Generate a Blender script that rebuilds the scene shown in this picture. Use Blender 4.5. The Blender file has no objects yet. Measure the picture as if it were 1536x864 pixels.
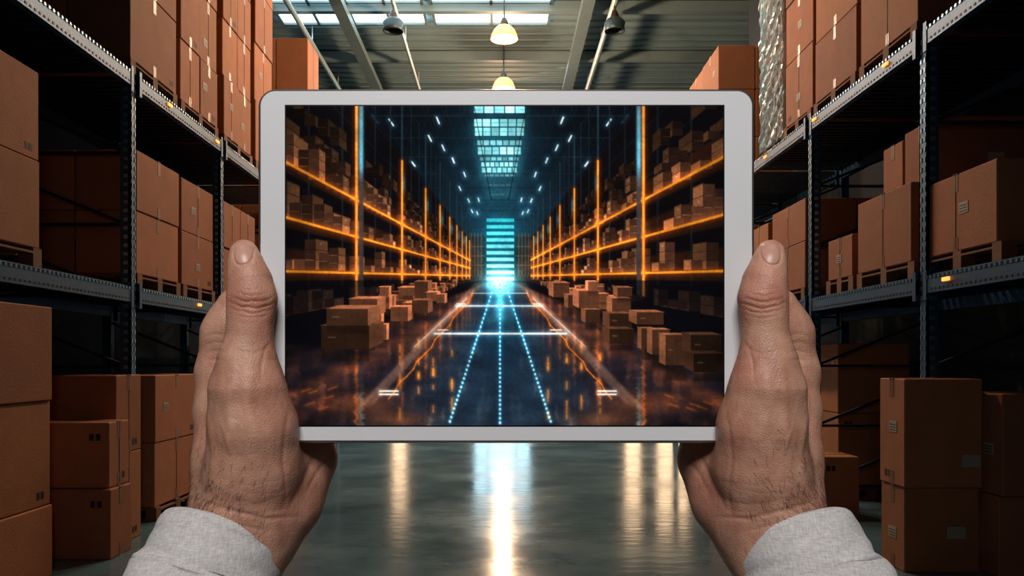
import bpy, bmesh, math, random
import numpy as np
random.seed(7); np.random.seed(7)
scene=bpy.context.scene
scene.view_settings.view_transform='Standard'
scene.view_settings.look='None'

# ------------------------------------------------------------ materials
def srgb(r,g,b):
    f=lambda c:(c/255/12.92) if c/255<=0.04045 else ((c/255+0.055)/1.055)**2.4
    return (f(r),f(g),f(b),1)
def newmat(name):
    m=bpy.data.materials.new(name); m.use_nodes=True
    nt=m.node_tree; b=nt.nodes['Principled BSDF']
    return m,nt,b
def mat(name,col,rough=.5,metal=0,var=.15,nscale=6,bump=0,bscale=60,spec=.5,tone=False,emit=None,estr=0,stretch=None):
    m,nt,b=newmat(name); N=nt.nodes; L=nt.links
    b.inputs['Roughness'].default_value=rough; b.inputs['Metallic'].default_value=metal
    b.inputs['Specular IOR Level'].default_value=spec
    tc=N.new('ShaderNodeTexCoord'); mp=N.new('ShaderNodeMapping')
    L.new(tc.outputs['Object'],mp.inputs[0])
    if stretch: mp.inputs['Scale'].default_value=stretch
    n=N.new('ShaderNodeTexNoise'); n.inputs['Scale'].default_value=nscale; n.inputs['Detail'].default_value=5
    L.new(mp.outputs[0],n.inputs['Vector'])
    mix=N.new('ShaderNodeMix'); mix.data_type='RGBA'
    mix.inputs[6].default_value=tuple(c*(1-var) for c in col[:3])+(1,)
    mix.inputs[7].default_value=tuple(min(1,c*(1+var)) for c in col[:3])+(1,)
    L.new(n.outputs['Fac'],mix.inputs[0])
    out=mix.outputs[2]
    if tone:
        at=N.new('ShaderNodeAttribute'); at.attribute_name='tone'
        mm=N.new('ShaderNodeMix'); mm.data_type='RGBA'; mm.blend_type='MULTIPLY'; mm.inputs[0].default_value=1
        L.new(out,mm.inputs[6]); L.new(at.outputs['Color'],mm.inputs[7]); out=mm.outputs[2]
    L.new(out,b.inputs['Base Color'])
    if bump:
        n2=N.new('ShaderNodeTexNoise'); n2.inputs['Scale'].default_value=bscale; n2.inputs['Detail'].default_value=4
        L.new(mp.outputs[0],n2.inputs['Vector'])
        bp=N.new('ShaderNodeBump'); bp.inputs['Strength'].default_value=bump; bp.inputs['Distance'].default_value=.01
        L.new(n2.outputs['Fac'],bp.inputs['Height']); L.new(bp.outputs[0],b.inputs['Normal'])
    if emit:
        b.inputs['Emission Color'].default_value=emit; b.inputs['Emission Strength'].default_value=estr
    return m
M={}
M['card']=mat('cardboard',srgb(166,108,76),.75,0,.18,5,.25,90,.3,tone=True)
M['tape']=mat('packing_tape',srgb(136,90,62),.35,0,.1,5,spec=.5)
M['label']=mat('paper_label',srgb(165,155,146),.6,0,.08,30)
M['ink']=mat('printed_ink',srgb(45,28,22),.7,0,.1,30)
M['wood']=mat('pallet_wood',srgb(120,78,52),.8,0,.3,9,.3,40,stretch=(1,1,6))
M['steel']=mat('rack_steel_blue',srgb(50,88,122),.42,.5,.25,8,.1,70)
M['steel_hi']=mat('rack_galvanised_stud',srgb(150,180,200),.28,.8,.1,8)
M['slot']=mat('rack_slot_dark',srgb(12,16,22),.6,0,.1,8)
M['deck']=mat('rack_deck',srgb(36,46,58),.5,.5,.2,6)
M['wall']=mat('wall_dark_paint',srgb(18,32,42),.8,0,.25,2,.1,20)  # dark tone paints in the shade seen behind the racks
M['wallfar']=mat('wall_end_paint',srgb(60,72,78),.8,0,.2,2,.1,20)
M['ceil']=mat('ceiling_panel',srgb(128,148,150),.65,0,.15,1.5)
M['rib']=mat('ceiling_rib',srgb(106,124,126),.6,0,.1,3)
M['beamgrey']=mat('roof_steel',srgb(104,120,122),.5,.1,.15,3)
M['pipe']=mat('conduit_pipe',srgb(185,198,200),.3,.4,.1,3)
M['lampmetal']=mat('lamp_metal',srgb(70,55,45),.4,.7,.1,10)
def emis(name,col,s):
    m,nt,b=newmat(name)
    b.inputs['Base Color'].default_value=col; b.inputs['Emission Color'].default_value=col; b.inputs['Emission Strength'].default_value=s
    return m
M['lampglow']=emis('lamp_glass_lit',srgb(255,150,78),3.4)
M['lampbulb']=emis('lamp_bulb_hot',srgb(255,180,110),12)
M['lampoff']=mat('lamp_enamel_grey',srgb(50,62,68),.4,.3,.1,10)
M['sky']=emis('skylight_glass',srgb(205,235,245),4.6)
M['window']=emis('window_daylight',srgb(180,226,245),3)
M['warmwin']=emis('window_warm',srgb(255,214,170),3.0)
M['amber']=emis('amber_beam_glint',srgb(255,128,52),3.2)  # self-lit colour for lamp reflections on the beam steel

# ------------------------------------------------------------ mesh builder
class MB:
    def __init__(s): s.v=[];s.f=[];s.m=[];s.t=[]
    def box(s,x0,x1,y0,y1,z0,z1,m=0,tone=1.0,bev=0,rot=0):
        if x0>x1:x0,x1=x1,x0
        n0=len(s.v); c=((x0+x1)/2,(y0+y1)/2,(z0+z1)/2); h=((x1-x0)/2,(y1-y0)/2,(z1-z0)/2)
        pts=[];fs=[]
        if bev<=0:
            for k in range(8):
                pts.append([(1 if k&(1<<a) else -1)*h[a] for a in range(3)])
            fs=[(0,2,3,1),(4,5,7,6),(0,1,5,4),(2,6,7,3),(0,4,6,2),(1,3,7,5)]
        else:
            bev=min(bev,min(h)*.9); idx={}
            for k in range(8):
                sg=[(1 if k&(1<<a) else -1) for a in range(3)]
                for a in range(3):
                    idx[(k,a)]=len(pts)
                    pts.append([sg[b]*(h[b] if b==a else h[b]-bev) for b in range(3)])
            for k in range(8): fs.append((idx[(k,0)],idx[(k,1)],idx[(k,2)]))
            for a in range(3):
                b,c2=(a+1)%3,(a+2)%3
                for sgn in (0,1):
                    base=sgn<<a
                    q=[base,base|(1<<b),base|(1<<b)|(1<<c2),base|(1<<c2)]
                    fs.append(tuple(idx[(k,a)] for k in q))
                for sb in (0,1):
                    for sc in (0,1):
                        k0=(sb<<b)|(sc<<c2); k1=k0|(1<<a)
                        fs.append((idx[(k0,b)],idx[(k1,b)],idx[(k1,c2)],idx[(k0,c2)]))
        cr,sr=math.cos(rot),math.sin(rot)
        for p in pts:
            s.v.append((c[0]+p[0]*cr-p[1]*sr,c[1]+p[0]*sr+p[1]*cr,c[2]+p[2]))
        for f in fs:
            s.f.append(tuple(n0+i for i in f)); s.m.append(m); s.t.append(tone)
    def strut(s,a,b,w,m=0):
        a=np.array(a,float);b=np.array(b,float);d=b-a;d/=np.linalg.norm(d)
        u=np.cross(d,(0,0,1.0)); 
        if np.linalg.norm(u)<1e-3: u=np.array((1.0,0,0))
        u/=np.linalg.norm(u); w2=np.cross(d,u); n0=len(s.v)
        for p in (a,b):
            for (i,j) in ((-1,-1),(1,-1),(1,1),(-1,1)): s.v.append(tuple(p+(u*i+w2*j)*w/2))
        for f in ((0,1,2,3),(4,7,6,5),(0,4,5,1),(1,5,6,2),(2,6,7,3),(3,7,4,0)):
            s.f.append(tuple(n0+i for i in f)); s.m.append(m); s.t.append(1)
    def lathe(s,cx,cy,prof,m=0,n=24):
        n0=len(s.v)
        for (r,z) in prof:
            for i in range(n):
                a=2*math.pi*i/n; s.v.append((cx+r*math.cos(a),cy+r*math.sin(a),z))
        for j in range(len(prof)-1):
            for i in range(n):
                s.f.append((n0+j*n+i,n0+j*n+(i+1)%n,n0+(j+1)*n+(i+1)%n,n0+(j+1)*n+i)); s.m.append(m); s.t.append(1)
    def obj(s,name,mats,smooth=False,parent=None):
        me=bpy.data.meshes.new(name); me.from_pydata(s.v,[],s.f)
        for k in mats: me.materials.append(M[k])
        me.polygons.foreach_set('material_index',s.m)
        ca=me.color_attributes.new('tone','FLOAT_COLOR','CORNER')
        arr=[]
        for f,t in zip(s.f,s.t):
            if not isinstance(t,tuple): t=(t,t,t)
            arr+= [t[0],t[1],t[2],1.0]*len(f)
        ca.data.foreach_set('color',arr)
        bm=bmesh.new(); bm.from_mesh(me); bmesh.ops.recalc_face_normals(bm,faces=bm.faces); bm.to_mesh(me); bm.free()
        if smooth: me.polygons.foreach_set('use_smooth',[True]*len(me.polygons))
        o=bpy.data.objects.new(name,me); scene.collection.objects.link(o)
        if parent is not None:
            o.parent=parent; o.location=-parent.location
        return o
def empty(name,loc=(0,0,0)):
    e=bpy.data.objects.new(name,None); e.location=loc; e.empty_display_size=.05
    scene.collection.objects.link(e); return e

# ------------------------------------------------------------ room
CEIL=9.5; YE=50.0
b=MB(); b.box(-12,12,-6,YE,-.2,0); fl=b.obj('floor',['card'])
m,nt,bs=newmat('polished_concrete'); N=nt.nodes;L=nt.links
tc=N.new('ShaderNodeTexCoord')
n1=N.new('ShaderNodeTexNoise'); n1.inputs['Scale'].default_value=.9; n1.inputs['Detail'].default_value=8; n1.inputs['Roughness'].default_value=.65
L.new(tc.outputs['Object'],n1.inputs['Vector'])
cr=N.new('ShaderNodeValToRGB'); cr.color_ramp.elements[0].position=.3; cr.color_ramp.elements[0].color=srgb(64,90,102); cr.color_ramp.elements[1].position=.7; cr.color_ramp.elements[1].color=srgb(100,130,142)
L.new(n1.outputs['Fac'],cr.inputs[0]); L.new(cr.outputs[0],bs.inputs['Base Color'])
rr=N.new('ShaderNodeMapRange'); rr.inputs['From Min'].default_value=.3; rr.inputs['From Max'].default_value=.7; rr.inputs['To Min'].default_value=.10; rr.inputs['To Max'].default_value=.22
L.new(n1.outputs['Fac'],rr.inputs[0]); L.new(rr.outputs[0],bs.inputs['Roughness'])
mpf=N.new('ShaderNodeMapping'); mpf.inputs['Scale'].default_value=(1,2.6,1); L.new(tc.outputs['Object'],mpf.inputs[0])
n2=N.new('ShaderNodeTexNoise'); n2.inputs['Scale'].default_value=4; n2.inputs['Detail'].default_value=3
L.new(mpf.outputs[0],n2.inputs['Vector'])
bp=N.new('ShaderNodeBump'); bp.inputs['Strength'].default_value=.16; bp.inputs['Distance'].default_value=.01
L.new(n2.outputs['Fac'],bp.inputs['Height']); L.new(bp.outputs[0],bs.inputs['Normal'])
bs.inputs['Specular IOR Level'].default_value=.75
fl.data.materials[0]=m

b=MB(); b.box(-12,12,-6,YE,CEIL,CEIL+.2)
y=-5.5
while y<YE:                      # corrugated roof ribs
    b.box(-12,12,y,y+.07,CEIL-.03,CEIL,1); y+=.38
b.obj('ceiling',['ceil','rib'])
b=MB()
for y in np.arange(0.3,YE,2.9): b.box(-12,12,y,y+.16,CEIL-.28,CEIL-.05,0)
for x in (-7.6,-3.5,1.85,6.2): b.box(x-.13,x+.13,-5.9,YE,CEIL-.45,CEIL-.285,0)
b.obj('roof_beams',['beamgrey'])
for sgn,nm in ((-1,'left'),(1,'right')):
    b=MB(); X=4.95  # near partition added so the space behind the racks stays dark
    b.box(sgn*X,sgn*(X+.2),-6,16,0,CEIL); b.box(sgn*(X+.2),sgn*12.2,15.8,16,0,CEIL); b.box(sgn*12,sgn*12.2,16,YE,0,CEIL)
    b.obj('wall_'+nm,['wall'])
b=MB(); b.box(-12,12,-6.2,-6,0,CEIL); b.obj('wall_back',['wall'])
b=MB(); b.box(-12,12,YE,YE+.2,0,CEIL); b.obj('wall_end',['wallfar'])
def window(name,x0,x1,z0,z1,m,nx,nz,y=YE):
    b=MB(); b.box(x0,x1,y-.06,y-.02,z0,z1,0)
    for i in range(nx+1):
        x=x0+(x1-x0)*i/nx; b.box(x-.05,x+.05,y-.12,y-.02,z0,z1,1)
    for i in range(nz+1):
        z=z0+(z1-z0)*i/nz; b.box(x0,x1,y-.12,y-.02,z-.05,z+.05,1)
    return b.obj(name,[m,'beamgrey'])
window('window_1',-1.7,1.8,.3,7.6,'window',4,9)
window('window_2',7.7,8.7,.5,9,'warmwin',1,5)
window('window_3',9.7,11.7,.5,9,'warmwin',2,5)
window('window_4',-6.8,-5.9,.5,8,'warmwin',1,5)
# skylights
def skylight(name,x0,x1,y0,y1,nx,ny):
    b=MB(); b.box(x0,x1,y0,y1,CEIL-.10,CEIL-.06,0)
    for i in range(nx+1):
        x=x0+(x1-x0)*i/nx; b.box(x-.03,x+.03,y0,y1,CEIL-.15,CEIL-.1,1)
    for i in range(ny+1):
        y=y0+(y1-y0)*i/ny; b.box(x0,x1,y-.03,y+.03,CEIL-.15,CEIL-.1,1)
    return b.obj(name,['sky','beamgrey'])
skylight('window_5',-5.1,-1.75,14.2,18.75,4,4)
skylight('window_6',-1.55,1.1,14.2,18.75,2,4)
# conduits
b=MB()
for (x,z,r) in ((-4.49,9.0,.06),(-2.27,9.0,.045),(2.38,9.0,.07)):
    n=10;n0=len(b.v)
    for yy in (-5.9,YE):
        for i in range(n):
            a=2*math.pi*i/n; b.v.append((x+r*math.cos(a),yy,z+r*math.sin(a)))
    for i in range(n):
        b.f.append((n0+i,n0+(i+1)%n,n0+n+(i+1)%n,n0+n+i)); b.m.append(0); b.t.append(1)
    for yy in np.arange(1,YE,3): b.box(x-.01,x+.01,yy,yy+.03,z,CEIL-.05,0)
b.obj('ceiling_conduits',['pipe'],smooth=False)

# pendant lamps
def pendant(x,y,z,lit=True,rad=.27):
    e=empty('pendant_lamp',(x,y,z))
    b=MB()
    b.lathe(x,y,[(.014,CEIL-.16),(.014,z+.28)],0,8)
    b.lathe(x,y,[(.0,z+.36),(.05,z+.33),(.08,z+.25),(.085,z+.16)],0)
    b.lathe(x,y,[(.0,CEIL-.2),(.08,CEIL-.19),(.08,CEIL-.16)],0,12)
    b.lathe(x,y,[(.075,z+.18),(.15,z+.155),(.22,z+.08),(rad,z-.03),(rad+.02,z-.10),(rad,z-.105),(rad-.02,z-.03),(.2,z+.06),(.06,z+.14)],1 if lit else 2)
    if lit: b.lathe(x,y,[(0,z-.15),(.1,z-.11),(.13,z-.02),(.06,z+.05),(0,z+.08)],3)
    else: b.lathe(x,y,[(0,z-.03),(.06,z-.02),(.08,z+.02),(.05,z+.08),(0,z+.1)],2)
    b.obj('shade',['lampmetal','lampglow','lampoff','lampbulb'],smooth=True,parent=e)
    return e
def point(x,y,z,p,col,r=.15):
    l=bpy.data.lights.new('lamp_bulb','POINT'); l.energy=p; l.color=col; l.shadow_soft_size=r
    o=bpy.data.objects.new('lamp_bulb_light',l); o.location=(x,y,z); scene.collection.objects.link(o)
PW={0:560,1:520,2:420,3:420,5:420,8:420,11:420}
for i,y in enumerate([10.5,13.6,16.7,19.8,22.9,26,29.1,32.2,35.3,38.4,41.5,44.6,47.7]):
    pendant(0.06,y,8.3)
    if i in PW: point(.06,y,8.0,PW[i],(1,.69,.43))
pendant(-2.27,16.8,8.5,False,.2); pendant(2.38,16.8,8.5,False,.2)

# ------------------------------------------------------------ racks
XF=3.2; XB=4.45
LV=(2.0,2.14),(3.86,4.0)
def rack(side,posts):
    b=MB(); s=side
    def bx(x0,x1,*a,**k): b.box(s*x0,s*x1,*a,**k)
    for p in posts:
        for xf in (XF,XB):
            bx(xf,xf+.02,p-.055,p+.055,0,4.0,0)
            bx(xf,xf+.09,p-.055,p-.04,0,4.0,0); bx(xf,xf+.09,p+.04,p+.055,0,4.0,0)
            bx(xf-.03,xf+.12,p-.09,p+.09,0,.012,0)
            z=.15
            while z<3.95:
                if xf==XF:
                    for oy in (-.025,.025):
                        bx(xf-.004,xf,p+oy-.011,p+oy+.011,z,z+.035,1)
                    bx(xf+.025,xf+.06,p-.0595,p-.055,z,z+.03,1)
                z+=.075
        for z0 in np.arange(.2,3.5,.62):
            b.strut((s*(XF+.05),p,z0),(s*(XB+.05),p,z0+.5),.026,3)
            b.strut((s*(XF+.05),p,z0),(s*(XB+.05),p,z0),.026,3)
    for a,c in zip(posts[:-1],posts[1:]):
        for (z0,z1) in LV:
            for xf in (XF,XB):
                bx(xf-.025,xf+.03,a+.055,c-.055,z0,z1-.035,0)
                bx(xf-.005,xf+.03,a+.055,c-.055,z1-.035,z1,0)
                bx(xf-.03,xf-.0,a+.055,a+.10,z0-.05,z1+.03,0); bx(xf-.03,xf,c-.10,c-.055,z0-.05,z1+.03,0)
            y=a+.13
            while y<c-.1:
                bx(XF-.03,XF-.006,y,y+.022,z1-.034,z1-.012,1)
                bx(XF-.028,XF-.025,y,y+.02,z0+.02,z0+.035,2)
                y+=.055
            y=a+.1
            while y<c-.06:
                bx(XF+.03,XB,y,y+.05,z1-.03,z1-.004,3); y+=.11
    b.obj('pallet_rack',['steel','steel_hi','slot','deck'])
rack(-1,[.36,2.56,4.76,6.96,9.16,11.36,13.56,15.7])
rack(1,[1.65,3.85,6.07,8.29,10.5,12.7,14.9])
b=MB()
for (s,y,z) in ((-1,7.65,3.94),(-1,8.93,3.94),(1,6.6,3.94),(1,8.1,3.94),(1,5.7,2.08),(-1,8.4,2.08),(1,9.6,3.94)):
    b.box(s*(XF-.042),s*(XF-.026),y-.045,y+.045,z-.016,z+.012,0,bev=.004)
b.obj('beam_lamp_glints',['amber'])  # glowing strips stand in for warm lamp reflections on the beams

# ------------------------------------------------------------ boxes
rnd=random.Random(3)
def carton(b,s,x0,x1,y0,y1,z0,z1):
    g=.006
    t=rnd.uniform(.72,1.12); tone=(t,t*rnd.uniform(.94,1.02),t*rnd.uniform(.9,1.03))
    b.box(s*(x0+g),s*(x1-g),y0+g,y1-g,z0,z1-.004,0,tone,bev=.007)
    ym=(y0+y1)/2; w=.03
    b.box(s*(x0+.0),s*(x1-.01),ym-w,ym+w,z1-.005,z1-.002,1)
    b.box(s*(x0+g-.002),s*(x0+g+.002),ym-w,ym+w,z1-.004-min(.13,(z1-z0)*.3),z1-.003,1)
    b.box(s*(x0+g-.002),s*(x0+g+.002),ym-w,ym+w,z0,z0+min(.1,(z1-z0)*.25),1)
    if rnd.random()<.5: b.box(s*(x0+g-.003),s*(x0+g+.002),ym-.002,ym+.002,z0+.01,z1-.006,3)
    if rnd.random()<.35:
        ly=y0+(y1-y0)*rnd.uniform(.15,.5); lz=z0+(z1-z0)*rnd.uniform(.2,.5)
        b.box(s*(x0+g-.003),s*(x0+g+.001),ly,ly+.11,lz,lz+.08,2)
        for k in range(3): b.box(s*(x0+g-.0036),s*(x0+g-.002),ly+.012,ly+.1,lz+.012+.02*k,lz+.019+.02*k,3)
    if rnd.random()<.35:
        lx=x0+(x1-x0)*rnd.uniform(.5,.8); lz=z0+(z1-z0)*rnd.uniform(.15,.4)
        b.box(s*lx,s*(lx+.13),y0+g-.003,y0+g+.001,lz,lz+.085,2)
    if rnd.random()<.4:
        lx=x0+.07; lz=z1-.14
        for k in range(2): b.box(s*(lx+.05*k),s*(lx+.035+.05*k),y0+g-.0015,y0+g+.001,lz,lz+.05,3)
    if rnd.random()<.35:
        lz=z0+.05
        for k in range(2): b.box(s*(x0+g-.0015),s*(x0+g+.001),y1-.17+.05*k,y1-.135+.05*k,lz,lz+.05,3)
def pallet(b,s,x0,x1,y0,y1,z):
    h=.13
    for yy in (y0,(y0+y1)/2-.05,y1-.1):
        b.box(s*x0,s*x1,yy,yy+.1,z,z+.02,4)
        for xx in (x0,(x0+x1)/2-.05,x1-.1): b.box(s*xx,s*(xx+.1),yy,yy+.1,z+.02,z+.09,4)
    n=max(3,int((x1-x0)/.16))
    for i in range(n):
        xx=x0+(x1-x0-.1)*i/(n-1); b.box(s*xx,s*(xx+.1),y0,y1,z+.09,z+.105,4)
    b.box(s*x0,s*x1,y0,y0+.1,z+.105,z+h,4); b.box(s*x0,s*x1,y1-.1,y1,z+.105,z+h,4); b.box(s*x0,s*x1,(y0+y1)/2-.05,(y0+y1)/2+.05,z+.105,z+h,4)
CM=['card','tape','label','ink','wood']
def stack(s,boxes,pal=None,name='cardboard_box_stack'):
    b=MB()
    if pal: pallet(b,s,*pal)
    for bx in boxes: carton(b,s,*bx)
    return b.obj(name,CM)
def grid(s,x0,y0,y1,z,rows,nx=2,ny=1,depth=1.12,pal=True):
    bx=[]; zz=z+(.13 if pal else 0)
    for h in rows:
        ax=[x0+depth*i/nx for i in range(nx+1)]; ay=[y0+(y1-y0)*i/ny for i in range(ny+1)]
        for i in range(nx):
            for j in range(ny):
                o=rnd.uniform(0,.02)
                bx.append((ax[i]+(o if i==0 else 0),ax[i+1],ay[j],ay[j+1],zz,zz+h))
        zz+=h
    return stack(s,bx,(x0,x0+depth,y0,y1,z) if pal else None)
D1=2.14; D2=4.0
# left, middle level
grid(-1,3.2,4.25,5.57,D1,[.61,.62],1,1)
grid(-1,3.22,7.08,8.03,D1,[.56,.54],2,1)
grid(-1,3.22,8.1,9.0,D1,[.55,.54],2,1)
grid(-1,3.22,9.3,10.5,D1,[.55,.54],2,2)
grid(-1,3.22,11.6,13.3,D1,[.55,.54,.4],2,2)
# left floor
grid(-1,3.12,4.2,5.58,0,[.5,.72,.65],1,1,pal=False)
stack(-1,[(2.93,3.6,6.0,6.36,0,.53),(2.96,3.62,6.04,6.38,.53,1.03)])
stack(-1,[(3.09,3.64,6.42,6.88,0,.74),(3.66,4.25,6.42,6.88,0,.74),(3.09,3.7,6.42,6.88,.74,1.38),(3.72,4.25,6.42,6.88,.74,1.36)])
grid(-1,3.2,7.42,8.44,0,[.6,.63],2,1)
grid(-1,3.2,9.4,10.9,0,[.6,.5],2,2)
grid(-1,3.2,11.6,13.2,0,[.6,.6,.4],2,2)
# left top
grid(-1,3.22,6.95,7.95,D2,[.72,.8,.75],2,1)
grid(-1,3.22,8.05,9.1,D2,[.62,.7,.75,.6],2,2)
grid(-1,3.22,9.3,10.35,D2,[.7,.66,.62,.6],1,2)
grid(-1,3.22,10.5,11.3,D2,[.8,.75,.75,.6],1,1)
grid(-1,3.22,13.4,14.2,D2,[.9,.9,.97],2,1)
# right middle
stack(1,[(3.22,4.3,5.2,6.16,2.27,2.82)],(3.22,4.3,5.15,6.16,D1))
stack(1,[(3.2,4.1,6.25,7.2,2.27,2.9),(3.42,4.2,6.27,6.8,2.9,3.42),(3.42,4.2,6.82,7.18,2.9,3.38)],(3.2,4.2,6.2,7.2,D1))
stack(1,[(3.2,3.7,7.3,7.85,2.27,2.66)],(3.2,3.75,7.28,7.88,D1))
grid(1,3.22,8.5,9.55,D1,[.5,.46],2,1)
grid(1,3.22,9.7,10.4,D1,[.5,.4],2,1)
grid(1,3.22,10.8,12.4,D1,[.55,.5],2,2)
# right floor
stack(1,[(2.84,3.38,5.64,6.0,0,.6),(2.83,3.39,5.62,6.0,.6,1.37),(3.42,4.2,5.5,5.98,0,.56),(3.43,4.2,5.48,5.98,.56,1.27)])
stack(1,[(3.03,3.42,7.62,8.05,0,.58)])
grid(1,3.6,8.6,9.9,0,[.8,.75],1,1,.8)
grid(1,3.22,10.9,12.4,0,[.6,.6,.4],2,2)
# right top
grid(1,3.22,6.2,7.2,D2,[.62,.75,.7],2,1)
grid(1,3.22,7.28,8.25,D2,[.62,.66,.7,.6],2,1)
grid(1,3.22,8.32,9.12,D2,[.7,.66,.62,.6],1,1)
grid(1,3.27,9.25,9.98,D2,[.6,.6,.6,.6],2,1)
grid(1,3.22,11.9,13.8,D2,[.7,.7,.66],2,2)
# stretch wrap around the pallet load
def wrap():
    x0,x1,y0,y1,z0,z1=3.25,4.42,9.21,10.02,4.08,6.56
    v=[];f=[]; per=[]
    def side(ax,ay,bx,by,n):
        for i in range(n):
            t=i/n; per.append((ax+(bx-ax)*t,ay+(by-ay)*t))
    side(x0,y0,x1,y0,26); side(x1,y0,x1,y1,22); side(x1,y1,x0,y1,26); side(x0,y1,x0,y0,26)
    cx,cy=(x0+x1)/2,(y0+y1)/2; n=len(per); nz=60
    for j in range(nz+1):
        z=z0+(z1-z0)*j/nz
        for i,(x,y) in enumerate(per):
            a=.012*math.sin(i*1.7+j*.45)+.010*math.sin(i*.6-j*1.1)+.008*rnd.uniform(-1,1)
            d=math.hypot(x-cx,y-cy); k=1+(a+.012)/d
            v.append((cx+(x-cx)*k,cy+(y-cy)*k,z+.01*math.sin(i)))
    for j in range(nz):
        for i in range(n): f.append((j*n+i,j*n+(i+1)%n,(j+1)*n+(i+1)%n,(j+1)*n+i))
    me=bpy.data.meshes.new('stretch_wrap'); me.from_pydata(v,[],f)
    m,nt,bs=newmat('stretch_film'); N=nt.nodes;L=nt.links
    out=N['Material Output']; tr=N.new('ShaderNodeBsdfTransparent'); mx=N.new('ShaderNodeMixShader'); mx.inputs[0].default_value=.55
    bs.inputs['Base Color'].default_value=srgb(170,210,228); bs.inputs['Roughness'].default_value=.12; bs.inputs['Specular IOR Level'].default_value=1
    L.new(tr.outputs[0],mx.inputs[1]); L.new(bs.outputs[0],mx.inputs[2]); L.new(mx.outputs[0],out.inputs[0])
    me.materials.append(m); o=bpy.data.objects.new('stretch_wrap',me); scene.collection.objects.link(o)
wrap()

# ------------------------------------------------------------ tablet
EYE=1.5; S=0.3225e-3; DU=1200.0
TX,TZ=(759.5-752)*S,EYE+(540-399)*S; TY=DU*S
tab=empty('tablet_computer',(TX,TY,TZ))
M['alu']=mat('tablet_aluminium',srgb(150,144,140),.3,.85,.05,20)
M['bezel']=mat('tablet_white_bezel',srgb(222,223,226),.35,0,.02,30,spec=.5)
M['black']=mat('tablet_black_border',srgb(10,12,16),.25,0,.05,20)
def rrect(hw,hh,r,n=10):
    pts=[]
    for (cx,cz,a0) in ((hw-r,hh-r,0),(-hw+r,hh-r,90),(-hw+r,-hh+r,180),(hw-r,-hh+r,270)):
        for i in range(n+1):
            a=math.radians(a0+90*i/n); pts.append((cx+r*math.cos(a),cz+r*math.sin(a)))
    return pts
def loft(name,secs,mat_,hw,hh,r):
    v=[];f=[];n=None
    for (ins,d) in secs:
        P=rrect(hw-ins,hh-ins,max(1,r-ins)); n=len(P)
        for (x,z) in P: v.append((x*S,d*S,z*S))
    for j in range(len(secs)-1):
        for i in range(n): f.append((j*n+i,j*n+(i+1)%n,(j+1)*n+(i+1)%n,(j+1)*n+i))
    f.append(tuple(range(n))); f.append(tuple((len(secs)-1)*n+i for i in range(n))[::-1])
    me=bpy.data.meshes.new(name); me.from_pydata(v,[],f); me.materials.append(M[mat_])
    bm=bmesh.new(); bm.from_mesh(me); bmesh.ops.recalc_face_normals(bm,faces=bm.faces); bm.to_mesh(me); bm.free()
    o=bpy.data.objects.new(name,me); scene.collection.objects.link(o); o.parent=tab; return o
loft('aluminium_body',[(3,0),(1,1.2),(0,3.5),(0,10),(2,16),(7,20),(14,22)],'alu',372.5,266,26)
loft('bezel_glass',[(4.5,-.8),(4,-.2),(4,.4)],'bezel',372.5,266,26)
def flat(name,x0,x1,z0,z1,d0,d1,mt):
    b=MB(); b.box(x0*S,x1*S,d0*S,d1*S,z0*S,z1*S,0)
    o=b.obj(name,[mt]); o.parent=tab; return o
sx0,sx1=429.5-759.5,1084.5-759.5; sz1,sz0=399-159.5,399-638
flat('screen_border',sx0-2,sx1+2,sz0-2,sz1+2,-1.0,-.7,'black')

# ---- picture shown on the screen, painted into vertex colours
W,H=656,480
X0,Y0=429.5,159.5
ux=X0+(np.arange(W)+.0)*(sx1-sx0)/(W-1); uy=Y0+(np.arange(H))*(638-159.5)/(H-1)
XX,YY=np.meshgrid(ux,uy)
I=np.zeros((H,W,3)); 
def bb(xa,xb,ya,yb,p=3):
    i0=max(0,int(xa-X0-p)); i1=min(W,int(xb-X0+p)+2); j0=max(0,int(ya-Y0-p)); j1=min(H,int(yb-Y0+p)+2)
    return (slice(j0,j1),slice(i0,i1)) if i1>i0 and j1>j0 else None
def poly(pts,col,al=1.0,soft=.5):
    pts=np.array(pts,float); s=bb(pts[:,0].min(),pts[:,0].max(),pts[:,1].min(),pts[:,1].max(),3+soft)
    if s is None: return
    x=XX[s];y=YY[s]; area=0
    n=len(pts)
    for i in range(n):
        a=pts[i];c=pts[(i+1)%n]; area+=a[0]*c[1]-c[0]*a[1]
    sg=1 if area>0 else -1; d=np.full(x.shape,1e9)
    for i in range(n):
        a=pts[i];c=pts[(i+1)%n]; e=c-a; l=np.hypot(*e)
        if l<1e-6: continue
        d=np.minimum(d,sg*(e[0]*(y-a[1])-e[1]*(x-a[0]))/l)
    cov=np.clip((d+soft)/(2*soft),0,1)[...,None]*al
    I[s]=I[s]*(1-cov)+np.array(col,float)*cov
def line(p,q,w,col,al=1.0,glow=0,gs=.5,w2=None,gcol=None,soft=.5):
    w2=w if w2 is None else w2; g=glow*3
    s=bb(min(p[0],q[0]),max(p[0],q[0]),min(p[1],q[1]),max(p[1],q[1]),3+max(w,w2)+g)
    if s is None: return
    x=XX[s];y=YY[s]; ex,ey=q[0]-p[0],q[1]-p[1]; L2=ex*ex+ey*ey+1e-9
    t=np.clip(((x-p[0])*ex+(y-p[1])*ey)/L2,0,1)
    d=np.hypot(x-p[0]-t*ex,y-p[1]-t*ey); ww=w+(w2-w)*t
    cov=np.clip((ww/2+soft-d)/(2*soft),0,1)*np.clip(ww,0,1); cov=cov[...,None]*al
    if glow: I[s]+=np.exp(-(d/glow)**2)[...,None]*np.array(gcol or col,float)*gs
    I[s]=I[s]*(1-cov)+np.array(col,float)*cov
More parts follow.
